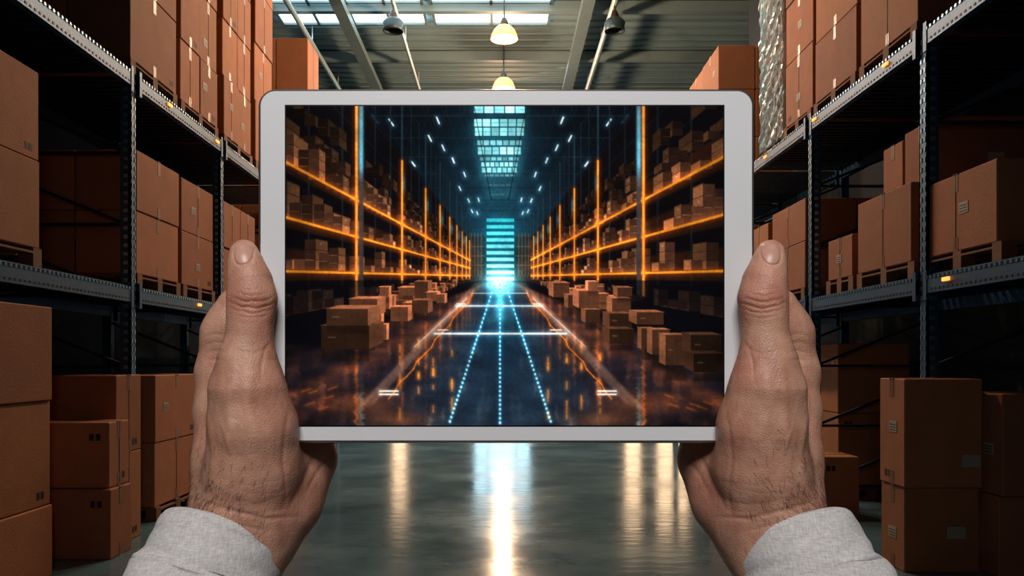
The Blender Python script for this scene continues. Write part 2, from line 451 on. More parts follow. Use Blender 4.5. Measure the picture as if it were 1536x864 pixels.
def blob(cx,cy,rx,ry,col,k):
    s=bb(cx-rx*3,cx+rx*3,cy-ry*3,cy+ry*3)
    if s is None: return
    I[s]+=np.exp(-((XX[s]-cx)/rx)**2-((YY[s]-cy)/ry)**2)[...,None]*np.array(col,float)*k
def boxblur(A,r,axis):
    if r<1: return A
    pad=[(0,0)]*A.ndim; pad[axis]=(r+1,r); B=np.cumsum(np.pad(A,pad,mode='edge'),axis=axis)
    n=A.shape[axis]; hi=[slice(None)]*A.ndim; lo=[slice(None)]*A.ndim; hi[axis]=slice(2*r+1,2*r+1+n); lo[axis]=slice(0,n)
    return (B[tuple(hi)]-B[tuple(lo)])/(2*r+1)
def blur(A,rx,ry,n=3):
    for _ in range(n): A=boxblur(boxblur(A,rx,1),ry,0)
    return A
R=np.random.RandomState(5)
def noise(rx,ry,n=2):
    a=blur(R.normal(0,1,(H,W)),rx,ry,n); return a/a.std()
VX,VY=750.,415.
def pj(X,Y,Z): return (VX+215*X/Z,VY-215*Y/Z)
I[:]=(8,12,19)
I+=np.exp(-((XX-750)/110)**2-((YY-330)/110)**2)[...,None]*np.array((12,32,42.))
blob(750,300,40,50,(10,40,50),.5)
for k in np.linspace(-1.5,1.5,19):
    if abs(k)<.2: continue
    line(pj(k,1.55,.9),pj(k,1.55,7),1.3,(20,32,40),.6,w2=.4)
for Z in 1.0*1.16**np.arange(15):
    a=pj(-1.25,1.3,Z); c=pj(1.25,1.3,Z); line(a,c,2.8/Z,(18,30,37),.85)
    for k in np.linspace(-1.2,1.2,17):
        line(pj(k,1.3,Z),pj(k+.07,1.5,Z),1.1/Z,(19,31,39),.7); line(pj(k+.07,1.5,Z),pj(k+.15,1.3,Z),1.1/Z,(19,31,39),.7)
blob(750,210,60,50,(14,70,88),.4)
for (ya,yb,hw,nn,br) in ((160,170,39,5,1),(179,190,38.5,6,1),(192,204,37.5,6,.9),(211,218,34,7,.8),(221,232,33,6,1),(236,241,30,7,.7),(244,250,28,8,.9),(252,259,27,7,.8),(262,265,23,6,.6),(277,279,18,4,.4),(291,293,15,4,.35)):
    for i in range(nn):
        xa=750-hw+2*hw*i/nn; xb=xa+2*hw/nn-1.8
        c=np.array((160,234,245))*br*R.uniform(.7,1.1)
        poly([(xa,ya),(xb,ya),(xb,yb),(xa,yb)],c)
        if yb-ya>8: line((xa,(ya+yb)/2),(xb,(ya+yb)/2),1,(40,90,110),.6)
    line((750-hw,(ya+yb)/2),(750+hw,(ya+yb)/2),1,(60,160,180),0,glow=8,gs=.14)
for k in (-.5,.5): line((750+k*78,160),(750+k*26,300),1.2,(8,16,22),.8)
for (x,y) in ((587,184),(657,181),(645,208),(680,241),(697,262),(690,283),(703,301),(708,317),(716,320),(561,181),(718,300),(665,222),(620,246)):
    for sgn in (1,-1):
        xc=750+sgn*(x-750); dx,dy=VX-xc,VY-y; l=math.hypot(dx,dy); k=.020*l
        line((xc-dx/l*k,y-dy/l*k),(xc+dx/l*k,y+dy/l*k),2.1 if y<250 else 1.7,(225,242,250),1,glow=4.5,gs=.3,gcol=(50,130,170))
posts=[1+.465*n for n in range(-2,16)]; posts[0]=.3; posts[1]=.6
levels=[.5346,.277,.025]
for s in (-1,1):
    poly([pj(s,1.25,.3),pj(s,1.25,8),pj(s,-.45,8),pj(s,-.45,.3)],(12,10,13),.95)
    for n,Z in enumerate(posts[1:]):
        for o in (.15,.31):
            a=pj(s,1.9,Z+o); c=pj(s,-.05,Z+o); line(a,c,3/(Z+.3),(22+R.randint(6),32+R.randint(8),40+R.randint(8)),.7)
        line(pj(s,1.9,Z),pj(s,.2,Z),4/Z,(32,54,66),.85)
    for h in (.68,.82,1.02,1.22):
        line(pj(s,h,.5),pj(s,h,8),1.8,(24,34,42),.6,w2=.4)
    for n in range(len(posts)-1):
        Za,Zb=posts[n],posts[n+1]
        for h in levels:   # glow of the strip light on the back of the bay and shelf deck
            poly([pj(s,h+.005,Za),pj(s,h+.005,Zb),pj(s,h+.11,Zb),pj(s,h+.11,Za)],(74,38,18),.5,soft=3)
            poly([pj(s,h-.05,Za),pj(s,h-.05,Zb),pj(s,h,Zb),pj(s,h,Za)],(58,30,16),.6,soft=2)
    for n in range(len(posts)-1):
        Za,Zb=max(posts[n],.62),posts[n+1]
        for lv,base in enumerate((.82,.66,.5346,.277,.025,-.2)):
            dim=(.32,.45,1,1,1,.65)[lv]
            z=Za+.03
            while z<Zb-.03:
                w=R.uniform(.03,.062)
                if z+w>Zb-.012: break
                if R.rand()<.82:
                    rows=R.randint(1,4) if lv in (2,3,4) else R.randint(1,3)
                    h=R.uniform(.043,.06); br0=R.uniform(.6,1.15)*dim
                    for rw in range(rows):
                        br=br0*R.uniform(.85,1.1)*(1-.13*rw)
                        y0b=base+.012+rw*h
                        poly([pj(s*1.02,y0b,z),pj(s*1.02,y0b,z+w*.92),pj(s*1.02,y0b+h*.95,z+w*.92),pj(s*1.02,y0b+h*.95,z)],np.array((188,124,80))*br)
                        xa=pj(s*1.02,0,z)[0]; xo=pj(s*1.08,0,z)[0]
                        poly([(xa,pj(0,y0b,z)[1]),(xo,pj(0,y0b,z)[1]),(xo,pj(0,y0b+h*.95,z)[1]),(xa,pj(0,y0b+h*.95,z)[1])],np.array((92,58,42))*br)
                        if Za<1.8 and R.rand()<.5:
                            c1=pj(s*1.02,y0b+h*.6,z+w*.4); poly([(c1[0]-1.2,c1[1]-1.5),(c1[0]+1.2,c1[1]-1.5),(c1[0]+1.2,c1[1]+1.5),(c1[0]-1.2,c1[1]+1.5)],np.array((222,190,165))*br,.8)
                    a=pj(s*1.02,base+.012+rows*h,z); c=pj(s*1.02,base+.012+rows*h,z+w*.9); line(a,c,.8,np.array((225,165,118))*br0*.9,.7)
                z+=w*1.03
    for h in levels:
        for n in range(1,len(posts)-1):
            Za,Zb=posts[n],posts[n+1]
            line(pj(s,h,Za),pj(s,h,Zb),3.2/Za**.6,(255,166,44),min(1,1.15-.03*n),glow=5/Za**.5,gs=.3,w2=3.2/Zb**.6,gcol=(210,88,6))
    for n,Z in enumerate(posts[2:]):
        top=pj(s,1.18 if n else 1.6,Z); bot=pj(s,-.13 if n<1 else -.06,Z)
        line(top,bot,max(.9,4.4/Z**1.2),(238,140,38),.95,glow=5.5/Z**.6,gs=.32,gcol=(195,76,2))
        line((top[0],top[1]),(bot[0],bot[1]),max(.6,1.3/Z),(255,212,112),.8)
    xg=750+s*208; line((xg,160),(xg,440),7,(60,60,64),.9)
    blob(xg,200,3.5,50,(60,180,210),.8); blob(xg,245,3,20,(40,150,200),.6)
    for Z in posts[3:9]:
        x=pj(s,0,Z)[0]; blob(x-s*3,VY-215*.95/Z,2,22/Z,(30,130,165),.5)
poly([(706,355),(796,355),(796,420),(706,420)],(22,20,24),.9)
for sgn in (1,-1):
    for i in range(4): line((750+sgn*(28+i*5),350),(750+sgn*(28+i*5),412),1,(180,95,38),.5)
for y in (370,384,398): line((708,y),(727,y),1,(180,105,48),.45); line((774,y),(795,y),1,(180,105,48),.45)
blob(750,375,40,60,(12,95,115),.5)
poly([(728,329),(772.5,329),(772.5,421),(728,421)],(16,82,102))
for i,y in enumerate(np.linspace(331,419,10)):
    c=(50+i*15,195+i*6,218+i*4); poly([(730,y-3),(771,y-3),(771,y+2.2),(730,y+2.2)],c)
blob(750,412,26,14,(90,150,150),.6)
# glossy floor: mirrored, vertically smeared reflection of everything above it
fy=np.clip((YY-421)/217,0,1); below=YY>421
side=np.abs(XX-750)/np.maximum(YY-415,1)
src=blur(np.clip(I,0,255),1,7,2)
rowsrc=np.clip(np.round((842-YY-Y0)/((638-159.5)/(H-1))).astype(int),0,H-1)
jit=np.round(noise(7,1)*1.3*fy).astype(int)
cols=np.clip(np.arange(W)[None,:]+jit,0,W-1)
ref=src[rowsrc,cols]
patch=np.clip(.7+.18*noise(14,3),.2,1.3)[...,None]
cenm=np.exp(-((XX-750)/40)**2)[...,None]
base=np.stack([17+8*fy,18+7*fy,27+8*fy],-1)+np.exp(-((XX-750)/(30+110*fy))**2)[...,None]*np.array((-2,14,24))*(1.1-.3*fy[...,None])
amb=(ref*np.array((1.0,.74,.6)))*patch*.66
fl_=base+amb*(1-cenm)+ref*cenm*patch*np.exp(-(YY-421)/55.)[...,None]*.8
rackarea=np.clip((side-2.1)/.5,0,1)[...,None]*np.clip((545-YY)/30,0,1)[...,None]
fl_=fl_*(1-rackarea)+(I*.45+np.array((5,5,9)))*rackarea
I=np.where(below[...,None],fl_,I)
for sgn in (1,-1):
    blob(750+sgn*215,606,60,16,(130,54,8),.55); blob(750+sgn*150,630,46,12,(140,62,6),.5)
    blob(750+sgn*120,520,40,30,(50,26,6),.6)
    for k in range(6):
        a=R.uniform(225,310); y=592+R.uniform(-12,24); line((750+sgn*a,y),(750+sgn*(a+12),y+4),1.8,(225,110,20),.4,glow=3,gs=.14)
    for xr in (100,72,150,122):
        for j in range(6):
            y=R.uniform(505,625); x=750+sgn*xr
            line((x,y),(x,y+R.uniform(4,11)),2.2,(245,145,44),.5,glow=4,gs=.18,soft=1)
for sgn in (1,-1):
    for q in range(6):
        line((750+sgn*(27+2*q),426),(750+sgn*(190+5*q),604+2*q),.8,(200,155,128),.16,glow=4,gs=.03,w2=5,soft=1.5)
    line((750+sgn*24,426),(750+sgn*203,612),1,(80,60,52),.35,w2=6,soft=2)
    line((750+sgn*50,448),(750+sgn*128,520),1.6,(255,228,205),.55,glow=5,gs=.2)
    px,py=750+sgn*40,436
    for t in np.linspace(.08,1,15):
        nx_=750+sgn*(30+138*t+2.4*math.sin(t*31)); ny_=430+168*t
        line((px,py),(nx_,ny_),1.6,(250,138,28),.7,glow=3,gs=.13,gcol=(190,75,0)); px,py=nx_,ny_
line((684,459),(813,459),1.8,(225,240,245),.95,glow=3,gs=.3,gcol=(110,190,220))
line((652,500.5),(849,500.5),2.6,(235,242,245),.97,glow=4,gs=.3,gcol=(110,190,220))
line((706,440),(792,440),1.2,(170,215,225),.8)
for (xa,xb,y) in ((657,672,495),(826,842,495),(686,697,456),(800,811,456)): line((xa,y),(xb,y),1.8,(240,235,225),.9)
for sgn in (1,-1):
    for y in (586.5,591.5): line((750+sgn*150-3,y),(750+sgn*177-3,y),2,(250,245,235),1,glow=3,gs=.25)
blob(750,425,26,9,(110,210,220),.8); blob(750,450,9,30,(80,190,210),.6)
def dotted(xa,ya,xb,yb,gl):
    l=math.hypot(xb-xa,yb-ya); n=int(l/6.6)
    line((xa,ya),(xa+(xb-xa)*.5,ya+(yb-ya)*.5),1.0,(80,205,232),.9,glow=gl,gs=.25,w2=1.4,gcol=(20,110,150))
    line((xa,ya),(xb,yb),.8,(30,130,160),.6,glow=gl*1.3,gs=.24,gcol=(0,80,120))
    for i in range(n+1):
        t=i/n; x=xa+(xb-xa)*t; y=ya+(yb-ya)*t; blob(x,y,.9+1.0*t,1.0+1.2*t,(170,235,245),1.0)
dotted(750,424,750,634,3.5); dotted(742,426,675,632,3); dotted(758,426,826,632,3)
def pbox(x,yb,w,h,sgn,br=1,dw=.3):
    d=w*dw; c=np.array((162,102,70.))*br; s_=-1 if sgn>0 else 1
    xe=x if sgn>0 else x+w; xo=x+w if sgn>0 else x
    poly([(x,yb+1),(x+w,yb+1),(x+w,yb+h*.5),(x,yb+h*.5)],c*.22,.55,soft=2)
    poly([(x,yb),(x+w,yb),(x+w,yb-h),(x,yb-h)],c*.48)
    poly([(xe,yb),(xe+s_*d,yb-d*.5),(xe+s_*d,yb-h-d*.28),(xe,yb-h)],c*1.0)
    poly([(xo,yb-h),(xe,yb-h),(xe+s_*d,yb-h-d*.28),(xo+s_*d,yb-h-d*.28)],c*1.25)
    line((x+w*.5,yb-h),(x+w*.5,yb),.7,c*.3,.6); line((x,yb-h),(x+w,yb-h),.8,c*1.5,.55); line((x,yb),(x+w,yb),.8,c*.2,.7)
    line((x+w*.5,yb-h),(x+w*.5+s_*d,yb-h-d*.28),.7,c*.7,.6)
far=[]
for k in range(26):
    t=k/25; y=428+36*t
    for sgn in (-1,1):
        for q in range(2 if t>.3 else 1):
            w=(4+13*t)*R.uniform(.8,1.2); x=750+sgn*(34+(y-415)*2.35+R.uniform(-3,5)+q*(w*1.4+4)); h=(4+8*t)*R.uniform(.8,1.5)
            far.append((y,x-w/2,w,h,sgn))
            if R.rand()<.4: far.append((y+.01,x-w/2+1,w*.9,h*.9,sgn,h))
far.sort(key=lambda a:a[0])
for f_ in far:
    y,x,w,h,sgn=f_[:5]; up=f_[5] if len(f_)>5 else 0
    pbox(x,y-up,w,h,sgn,R.uniform(.6,1.35),.25)
for a in ((598,444,24,13,-1,1.2),(622,447,20,25,-1,.9),(640,452,16,14,-1,1.4),(604,466,22,12,-1,1.1),(586,482,26,22,-1,1.2),(618,470,24,20,-1,.8),(655,455,12,14,-1,1.3),
          (568,510,12,24,-1,1.35),(558,486,14,24,-1,1.3),(524,474,42,26,-1,.95),(524,512,38,26,-1,.75),(482,524,72,36,-1,.55),(490,488,62,25,-1,.8),
          (830,446,24,22,1,.9),(852,462,20,20,1,.8),(868,462,30,26,1,1.0),(878,484,22,20,1,.7),(882,436,14,14,1,1.4),(918,470,28,23,1,.95),(926,445,22,14,1,.9),(914,492,34,22,1,.6),(914,515,36,22,1,.5),
          (955,487,40,19,1,.8),(962,524,20,32,1,.8),(978,532,26,38,1,.85),(998,548,32,46,1,.85),(1036,532,46,30,1,.5),(1040,558,46,28,1,.4)):
    pbox(*a)
    x,yb,w,h,sgn,br=a
    if w>30: line((x+w*.15,yb-h*.5),(x+w*.3,yb-h*.5),2,(160,130,110),.35)
I=np.clip(I,0,330)
hot=np.clip(I-135,0,300); I=I+blur(hot,3,3)*.30+blur(hot,14,14)*.2
I*=(1+.035*noise(1,1))[...,None]*(1+.07*noise(12,8))[...,None]
I*=np.array((1.04,1,.96))
vg=1-.35*np.clip((np.abs(XX-757)/330)**3,0,1)-.2*np.clip(((YY-590)/60),0,1)*np.clip(np.abs(XX-750)/260,0,1)
I*=vg[...,None]
I=np.clip(I,0,255)/255
lin=np.where(I<=.04045,I/12.92,((I+.055)/1.055)**2.4)
gx,gz=np.meshgrid(np.linspace(sx0,sx1,W)*S,np.linspace(sz1,sz0,H)*S)
vv=np.stack([gx,np.full_like(gx,-1.3*S),gz],-1).reshape(-1,3).astype(np.float32)
me=bpy.data.meshes.new('screen'); me.vertices.add(W*H); me.vertices.foreach_set('co',vv.ravel())
ii=(np.arange(H-1)[:,None]*W+np.arange(W-1)[None]).ravel()
q=np.stack([ii,ii+W,ii+W+1,ii+1],-1).astype(np.int32)
me.loops.add(q.size); me.loops.foreach_set('vertex_index',q.ravel()); me.polygons.add(len(q))
me.polygons.foreach_set('loop_start',np.arange(0,q.size,4,dtype=np.int32)); me.update(calc_edges=True)
ca=me.color_attributes.new('picture','FLOAT_COLOR','POINT')
ca.data.foreach_set('color',np.concatenate([lin.reshape(-1,3),np.ones((W*H,1))],1).astype(np.float32).ravel())
m,nt,bs=newmat('lcd_picture'); at=nt.nodes.new('ShaderNodeAttribute'); at.attribute_name='picture'
bs.inputs['Base Color'].default_value=(0,0,0,1); bs.inputs['Roughness'].default_value=.2; bs.inputs['Specular IOR Level'].default_value=.05
nt.links.new(at.outputs['Color'],bs.inputs['Emission Color']); bs.inputs['Emission Strength'].default_value=1.08
me.materials.append(m); so=bpy.data.objects.new('screen',me); scene.collection.objects.link(so); so.parent=tab

# ------------------------------------------------------------ hands (smooth-union distance field -> surface)
def J(u,v,d,r):      # drawing-plane coordinates at tablet distance -> 3-D joint (x right, y away, z up) in 0.32 mm units
    k=(DU+d)/DU
    return np.array(((u-752)*k,d,-(v-540)*k)),r*k
def smin(a,b,k):
    h=np.maximum(k-np.abs(a-b),0)/k; return np.minimum(a,b)-h*h*k*.25
def make_hand(name,mir,seed=1):
    fu=(lambda u:1522-u) if mir else (lambda u:u)
    def chain(*pts): return [J(fu(p[0]),p[1],p[2],p[3]) for p in pts]
    thumb=chain((366,381,-24,21.5),(369,398,-27,25),(375,422,-30,31),(378,448,-32,35),(376,474,-33,33),(374,505,-34,33),(371,540,-35,39))
    thenar=chain((371,540,-35,39),(372,580,-34,52),(380,640,-24,62),(380,700,-8,67),(368,775,8,72),(330,850,-18,74),(270,960,-100,82))
    back=chain((351,458,42,24),(337,500,50,33),(332,560,56,36),(336,615,50,42),(340,690,36,48),(340,750,18,53))
    palm1=chain((370,560,80,36),(385,620,88,44),(402,670,80,54),(416,715,62,60),(412,765,44,57),(388,805,20,56),(330,880,-30,64))
    palm2=chain((405,600,112,36),(434,650,108,42),(455,688,92,48),(438,745,60,48))
    fing=[chain((352,485,50,33),(425,425,84,29),(485,408,64,26),(535,402,46,23)),
          chain((352,540,80,33),(450,492,112,29),(528,480,80,26),(585,478,48,23)),
          chain((368,590,104,32),(468,560,126,28),(545,552,86,25),(598,550,47,22)),
          chain((405,640,112,32),(474,632,118,29),(522,624,84,24),(560,621,46,21))]
    bones=[(thenar,0),(back,16),(palm1,30),(palm2,24)]
    def cone(P,a,b):
        (pa,ra),(pb,rb)=a,b; ba=pb-pa; L2=ba@ba; q=P-pa
        t=np.clip((q@ba)/L2,0,1); return np.sqrt(((q-t[...,None]*ba)**2).sum(-1))-(ra+t*(rb-ra))
    def chd(P,ch,k):
        d=cone(P,ch[0],ch[1])
        for i in range(1,len(ch)-1): d=smin(d,cone(P,ch[i],ch[i+1]),k)
        return d
    tb=(387-752-1.0,1132-752+1.0,-2,23,-(665-540)-1.0,-(133-540)+1.0)
    tc_=np.array(((tb[0]+tb[1])/2,(tb[2]+tb[3])/2,(tb[4]+tb[5])/2)); th=np.array(((tb[1]-tb[0])/2,(tb[3]-tb[2])/2,(tb[5]-tb[4])/2))-4
    def sdf(P):
        d=chd(P,thenar,18)
        for ch,k in bones[1:]: d=smin(d,chd(P,ch,12),k)
        f=None
        for ch in fing:
            c=chd(P,ch,6); f=c if f is None else smin(f,c,4)
        d=smin(d,f,18)
        d=smin(d,chd(P,thumb,9),16)
        q=np.abs(P-tc_)-th; bd=np.sqrt((np.maximum(q,0)**2).sum(-1))+np.minimum(q.max(-1),0)-4
        a,b_=d,-bd; k=3; h=np.maximum(k-np.abs(a-b_),0)/k
        return np.maximum(a,b_)+h*h*k*.25
    step=3.4
    allp=np.array([p-r for g in [thumb,thenar,back,palm1,palm2]+fing for p,r in g]).min(0)-8
    allq=np.array([p+r for g in [thumb,thenar,back,palm1,palm2]+fing for p,r in g]).max(0)+8
    allp[2]=max(allp[2],-440)
    n=np.ceil((allq-allp)/step).astype(int)+1
    ax=[allp[i]+np.arange(n[i])*step for i in range(3)]
    V=np.empty(n,np.float32)
    for i in range(n[0]):
        g=np.stack(np.meshgrid([ax[0][i]],ax[1],ax[2],indexing='ij'),-1)[0]
        V[i]=sdf(g)
    V[:,:,0]=5
    cs=tuple(k-1 for k in n); acc=np.zeros(cs+(3,),np.float32); cnt=np.zeros(cs,np.float32)
    for a in range(3):
        o=[x for x in range(3) if x!=a]
        for s0 in (0,1):
            for s1 in (0,1):
                off=[0,0,0]; off[o[0]]=s0; off[o[1]]=s1
                sl=tuple(slice(off[k],off[k]+cs[k]) for k in range(3)); off2=list(off); off2[a]=1
                sh=tuple(slice(off2[k],off2[k]+cs[k]) for k in range(3))
                A=V[sl];B=V[sh]; cr_=(A<0)!=(B<0); t=np.where(cr_,A/np.where(cr_,A-B,1),0)
                for k in range(3): acc[...,k]+=np.where(cr_,(t if k==a else off[k]),0)
                cnt+=cr_
    mk=cnt>0; idx=-np.ones(cs,np.int64); idx[mk]=np.arange(mk.sum())
    ijk=np.argwhere(mk); verts=(ijk+acc[mk]/cnt[mk][:,None])*step+allp
    quads=[]
    for a in range(3):
        bq,cq=(a+1)%3,(a+2)%3
        lo=[slice(None)]*3; hi=[slice(None)]*3; lo[a]=slice(0,-1); hi[a]=slice(1,None)
        A=V[tuple(lo)]<0;B=V[tuple(hi)]<0; e=np.argwhere(A!=B); e=e[(e[:,bq]>0)&(e[:,cq]>0)&(e[:,bq]<cs[bq])&(e[:,cq]<cs[cq])]
        ins=A[tuple(e.T)]
        def cell(db,dc):
            q=e.copy(); q[:,bq]+=db; q[:,cq]+=dc; return idx[tuple(q.T)]
        Q=np.stack([cell(-1,-1),cell(0,-1),cell(0,0),cell(-1,0)],-1); Q[~ins]=Q[~ins][:,::-1]; quads.append(Q)
    quads=np.concatenate(quads); quads=quads[(quads>=0).all(1)]
    me=bpy.data.meshes.new(name+'_t'); me.from_pydata(verts.tolist(),[],quads.tolist())
    o=bpy.data.objects.new(name+'_t',me); scene.collection.objects.link(o)
    sb=o.modifiers.new('s','SUBSURF'); sb.levels=1; sb.render_levels=1
    dg=bpy.context.evaluated_depsgraph_get(); m2=bpy.data.meshes.new_from_object(o.evaluated_get(dg)); bpy.data.objects.remove(o)
    nv=len(m2.vertices); P=np.empty(nv*3,np.float32); m2.vertices.foreach_get('co',P); P=P.reshape(-1,3).astype(float)
    def grad(P):
        e=.6; G=np.stack([sdf(P+np.eye(3)[k]*e)-sdf(P-np.eye(3)[k]*e) for k in range(3)],-1)/(2*e)
        return G/np.maximum(np.linalg.norm(G,axis=1,keepdims=True),1e-6)
    low=P[:,2]<allp[2]+8
    for _ in range(2):
        G=grad(P); P=np.where(low[:,None],P,P-np.clip(sdf(P),-3,3)[:,None]*G*.8)
    G=grad(P)
    kk=(DU+P[:,1])/DU; U=752+P[:,0]/kk; Vv=540-P[:,2]/kk
    if mir: U=1522-U
    disp=np.zeros(nv); dark=np.zeros(nv)
    front=np.clip(-G[:,1]*1.6+.1,0,1)*(P[:,1]<35)
    rs=np.random.RandomState(seed)
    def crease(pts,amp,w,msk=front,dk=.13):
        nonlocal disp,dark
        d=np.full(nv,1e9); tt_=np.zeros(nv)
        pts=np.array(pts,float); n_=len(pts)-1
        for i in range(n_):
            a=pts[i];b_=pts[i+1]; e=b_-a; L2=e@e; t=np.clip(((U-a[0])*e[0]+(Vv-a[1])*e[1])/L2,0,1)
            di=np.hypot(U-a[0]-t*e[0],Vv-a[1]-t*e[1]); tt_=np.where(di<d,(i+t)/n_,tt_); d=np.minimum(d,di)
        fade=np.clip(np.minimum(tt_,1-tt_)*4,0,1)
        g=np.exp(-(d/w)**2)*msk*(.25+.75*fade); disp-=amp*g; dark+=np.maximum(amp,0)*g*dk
    def arc(x0,x1,y,sag,n=7,j=1.2):
        return [(x0+(x1-x0)*i/(n-1),y+sag*(1-(2*i/(n-1)-1)**2)+rs.uniform(-j,j)) for i in range(n)]
    for (y,sg,a,x0,x1) in ((431,4,.3,358,396),(438,5,.7,354,402),(446,6,1.3,346,410),(454,8,1.8,345,413),(462,7,1.2,347,411),(470,7,.6,352,406)):
        crease(arc(x0,x1,y,sg,9,1.5),a,1.8)
    crease([(409,510),(398,524),(392,546),(391,575)],1.1,3.0)
    crease([(403,520),(382,530),(354,526)],.6,2.8)
    crease([(438,596),(429,640),(424,690),(430,740),(424,770)],1.1,3.4)
    for k in range(9):
        x=346+9*k+rs.uniform(-3,3); y=572+rs.uniform(-20,60); crease([(x,y),(x+rs.uniform(-8,10),y+28),(x+rs.uniform(-10,18),y+62)],rs.uniform(.12,.3),2.2)
    for k in range(9):
        y=600+17*k+rs.uniform(-4,4); x=rs.uniform(330,380); crease(arc(x,x+rs.uniform(25,60),y,rs.uniform(-5,8),5,1.5),rs.uniform(.1,.25),2.2)
    for k in range(5):
        y=716+14*k; crease(arc(318+rs.uniform(-10,20),428+rs.uniform(-10,25),y,11,9,2.2),.3,2.5)
    crease([(298,750),(345,765),(400,778),(448,775)],1.4,3.2); crease([(290,766),(345,784),(410,798)],1.0,3.2)
    allm=np.ones(nv)
    crease([(350,545),(344,605),(344,660),(336,735)],-2.2,7,allm)
    crease([(316,560),(311,620),(321,680),(312,745)],-2.0,4.5,allm)
    crease([(330,630),(350,685),(346,735)],-1.3,3.5,allm)
    crease([(374,545),(372,600),(380,660)],-1.8,10,allm)
    crease([(474,676),(455,722),(432,765)],1.5,4,allm*(G[:,1]<.3)); crease([(496,680),(476,708),(460,738)],1.0,3,allm*(G[:,1]<.3))
    for k in range(4): crease([(306+2*k,505+12*k),(324,500+13*k),(338,503+12*k)],.6,2.4,allm)
    ncx,ncz=364.5,379
    nx_=(U-ncx)/15.5; nz_=(Vv-ncz)/19.5; rr_=(np.abs(nx_)**2.5+np.abs(nz_)**2.5)**(1/2.5)
    frm=(P[:,1]<-20)&(G[:,1]<-.2)
    disp-=np.where(frm,1.1*np.exp(-((rr_-1.0)/.13)**2),0); disp-=np.where(frm&(rr_<1),.5,0)
    ns=np.zeros(nv)
    for k in range(20):
        w=rs.normal(0,1,3); w/=np.linalg.norm(w); f=rs.uniform(.05,.3); ns+=np.sin(P@w*f+rs.uniform(0,6))*.055/f*.22
    disp+=ns*.55
    Pn=P+G*disp[:,None]
    wc=np.stack([Pn[:,0]*S,TY+Pn[:,1]*S,EYE+Pn[:,2]*S],-1)
    base=J(fu(370),640,20,1)[0]; e=empty('hand',(base[0]*S,TY+base[1]*S,EYE+base[2]*S)); eo=np.array(e.location)
    m2.vertices.foreach_set('co',(wc-eo).astype(np.float32).ravel()); m2.polygons.foreach_set('use_smooth',[True]*len(m2.polygons))
    red=np.exp(-((U-378)/45)**2-((Vv-452)/26)**2)*.9+np.exp(-((U-370)/30)**2-((Vv-400)/30)**2)*.45+np.exp(-((U-415)/30)**2-((Vv-560)/70)**2)*.7+np.exp(-((U-450)/50)**2-((Vv-720)/60)**2)*.6+.2*np.sin(P[:,2]*.05+P[:,0]*.04)
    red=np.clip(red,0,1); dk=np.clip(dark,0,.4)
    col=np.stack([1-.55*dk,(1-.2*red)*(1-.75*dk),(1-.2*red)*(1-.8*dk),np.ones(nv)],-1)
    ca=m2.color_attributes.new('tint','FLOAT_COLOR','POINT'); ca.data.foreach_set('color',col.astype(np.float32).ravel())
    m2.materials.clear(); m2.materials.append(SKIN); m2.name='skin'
    so=bpy.data.objects.new('skin',m2); scene.collection.objects.link(so); so.parent=e
    gu=17;gv=21; nvts=[];nf=[]
    for j in range(gv):
        for i in range(gu):
            a=-1+2*i/(gu-1); c=-1+2*j/(gv-1)
            l=max(abs(a),abs(c),1e-6); q=(abs(a)**2.5+abs(c)**2.5)**(1/2.5)+1e-9; sc=l/q
            nvts.append((fu(ncx+a*sc*13.6),ncz+c*sc*18))
    k=(DU-50)/DU; Q=np.array([((u-752)*k,-50.,-(v-540)*k) for u,v in nvts])
    for _ in range(60): Q[:,1]+=np.clip(sdf(Q),-6,6)*.7
    Gn=grad(Q); rim=np.array([max(abs(-1+2*i/(gu-1)),abs(-1+2*j/(gv-1))) for j in range(gv) for i in range(gu)])
    Q=Q+Gn*(np.where(rim>.99,-1.2,.3))[:,None]
    wq=np.stack([Q[:,0]*S,TY+Q[:,1]*S,EYE+Q[:,2]*S],-1)-eo
    for j in range(gv-1):
        for i in range(gu-1): nf.append((j*gu+i,j*gu+i+1,(j+1)*gu+i+1,(j+1)*gu+i))
    nm=bpy.data.meshes.new('thumb_nail'); nm.from_pydata(wq.tolist(),[],nf); nm.materials.append(M['nail']); nm.polygons.foreach_set('use_smooth',[True]*len(nf))
    no=bpy.data.objects.new('thumb_nail',nm); scene.collection.objects.link(no); no.parent=e
    cand=np.where((Vv>640)&(Vv<820)&(G[:,1]<.3)&(U<405))[0]; wgt=np.exp(-((Vv[cand]-760)/50)**2)*np.clip((415-U[cand])/70,0,1)+.05; wgt/=wgt.sum()
    pick=rs.choice(cand,480,p=wgt); hv=[];hf=[]
    for c in pick:
        p=Pn[c];g=G[c]; dr=np.array((rs.uniform(-.6,.6)+(.5 if mir else -.5),0,-rs.uniform(.2,1))); dr-=g*(dr@g); dr/=np.linalg.norm(dr)+1e-6
        l=rs.uniform(9,22); b0=len(hv); side_=np.cross(dr,g); cv=rs.uniform(-.22,.22); pts=[p-g*.5,p+dr*l*.35+g*l*.08,p+dr*l*.7+g*l*.10+side_*l*cv*.4,p+dr*l+g*l*.07+side_*l*cv]
        for i,pt in enumerate(pts):
            w=.24*(1-i/3.4)
            for a in (0,2.1,4.2): hv.append((pt+side_*math.cos(a)*w+g*math.sin(a)*w))
        for i in range(3):
            for a in range(3): hf.append((b0+i*3+a,b0+i*3+(a+1)%3,b0+i*3+3+(a+1)%3,b0+i*3+3+a))
    hv=np.array(hv); hw_=np.stack([hv[:,0]*S,TY+hv[:,1]*S,EYE+hv[:,2]*S],-1)-eo
    hm=bpy.data.meshes.new('arm_hair'); hm.from_pydata(hw_.tolist(),[],hf); hm.materials.append(M['hair']); ho=bpy.data.objects.new('arm_hair',hm); scene.collection.objects.link(ho); ho.parent=e
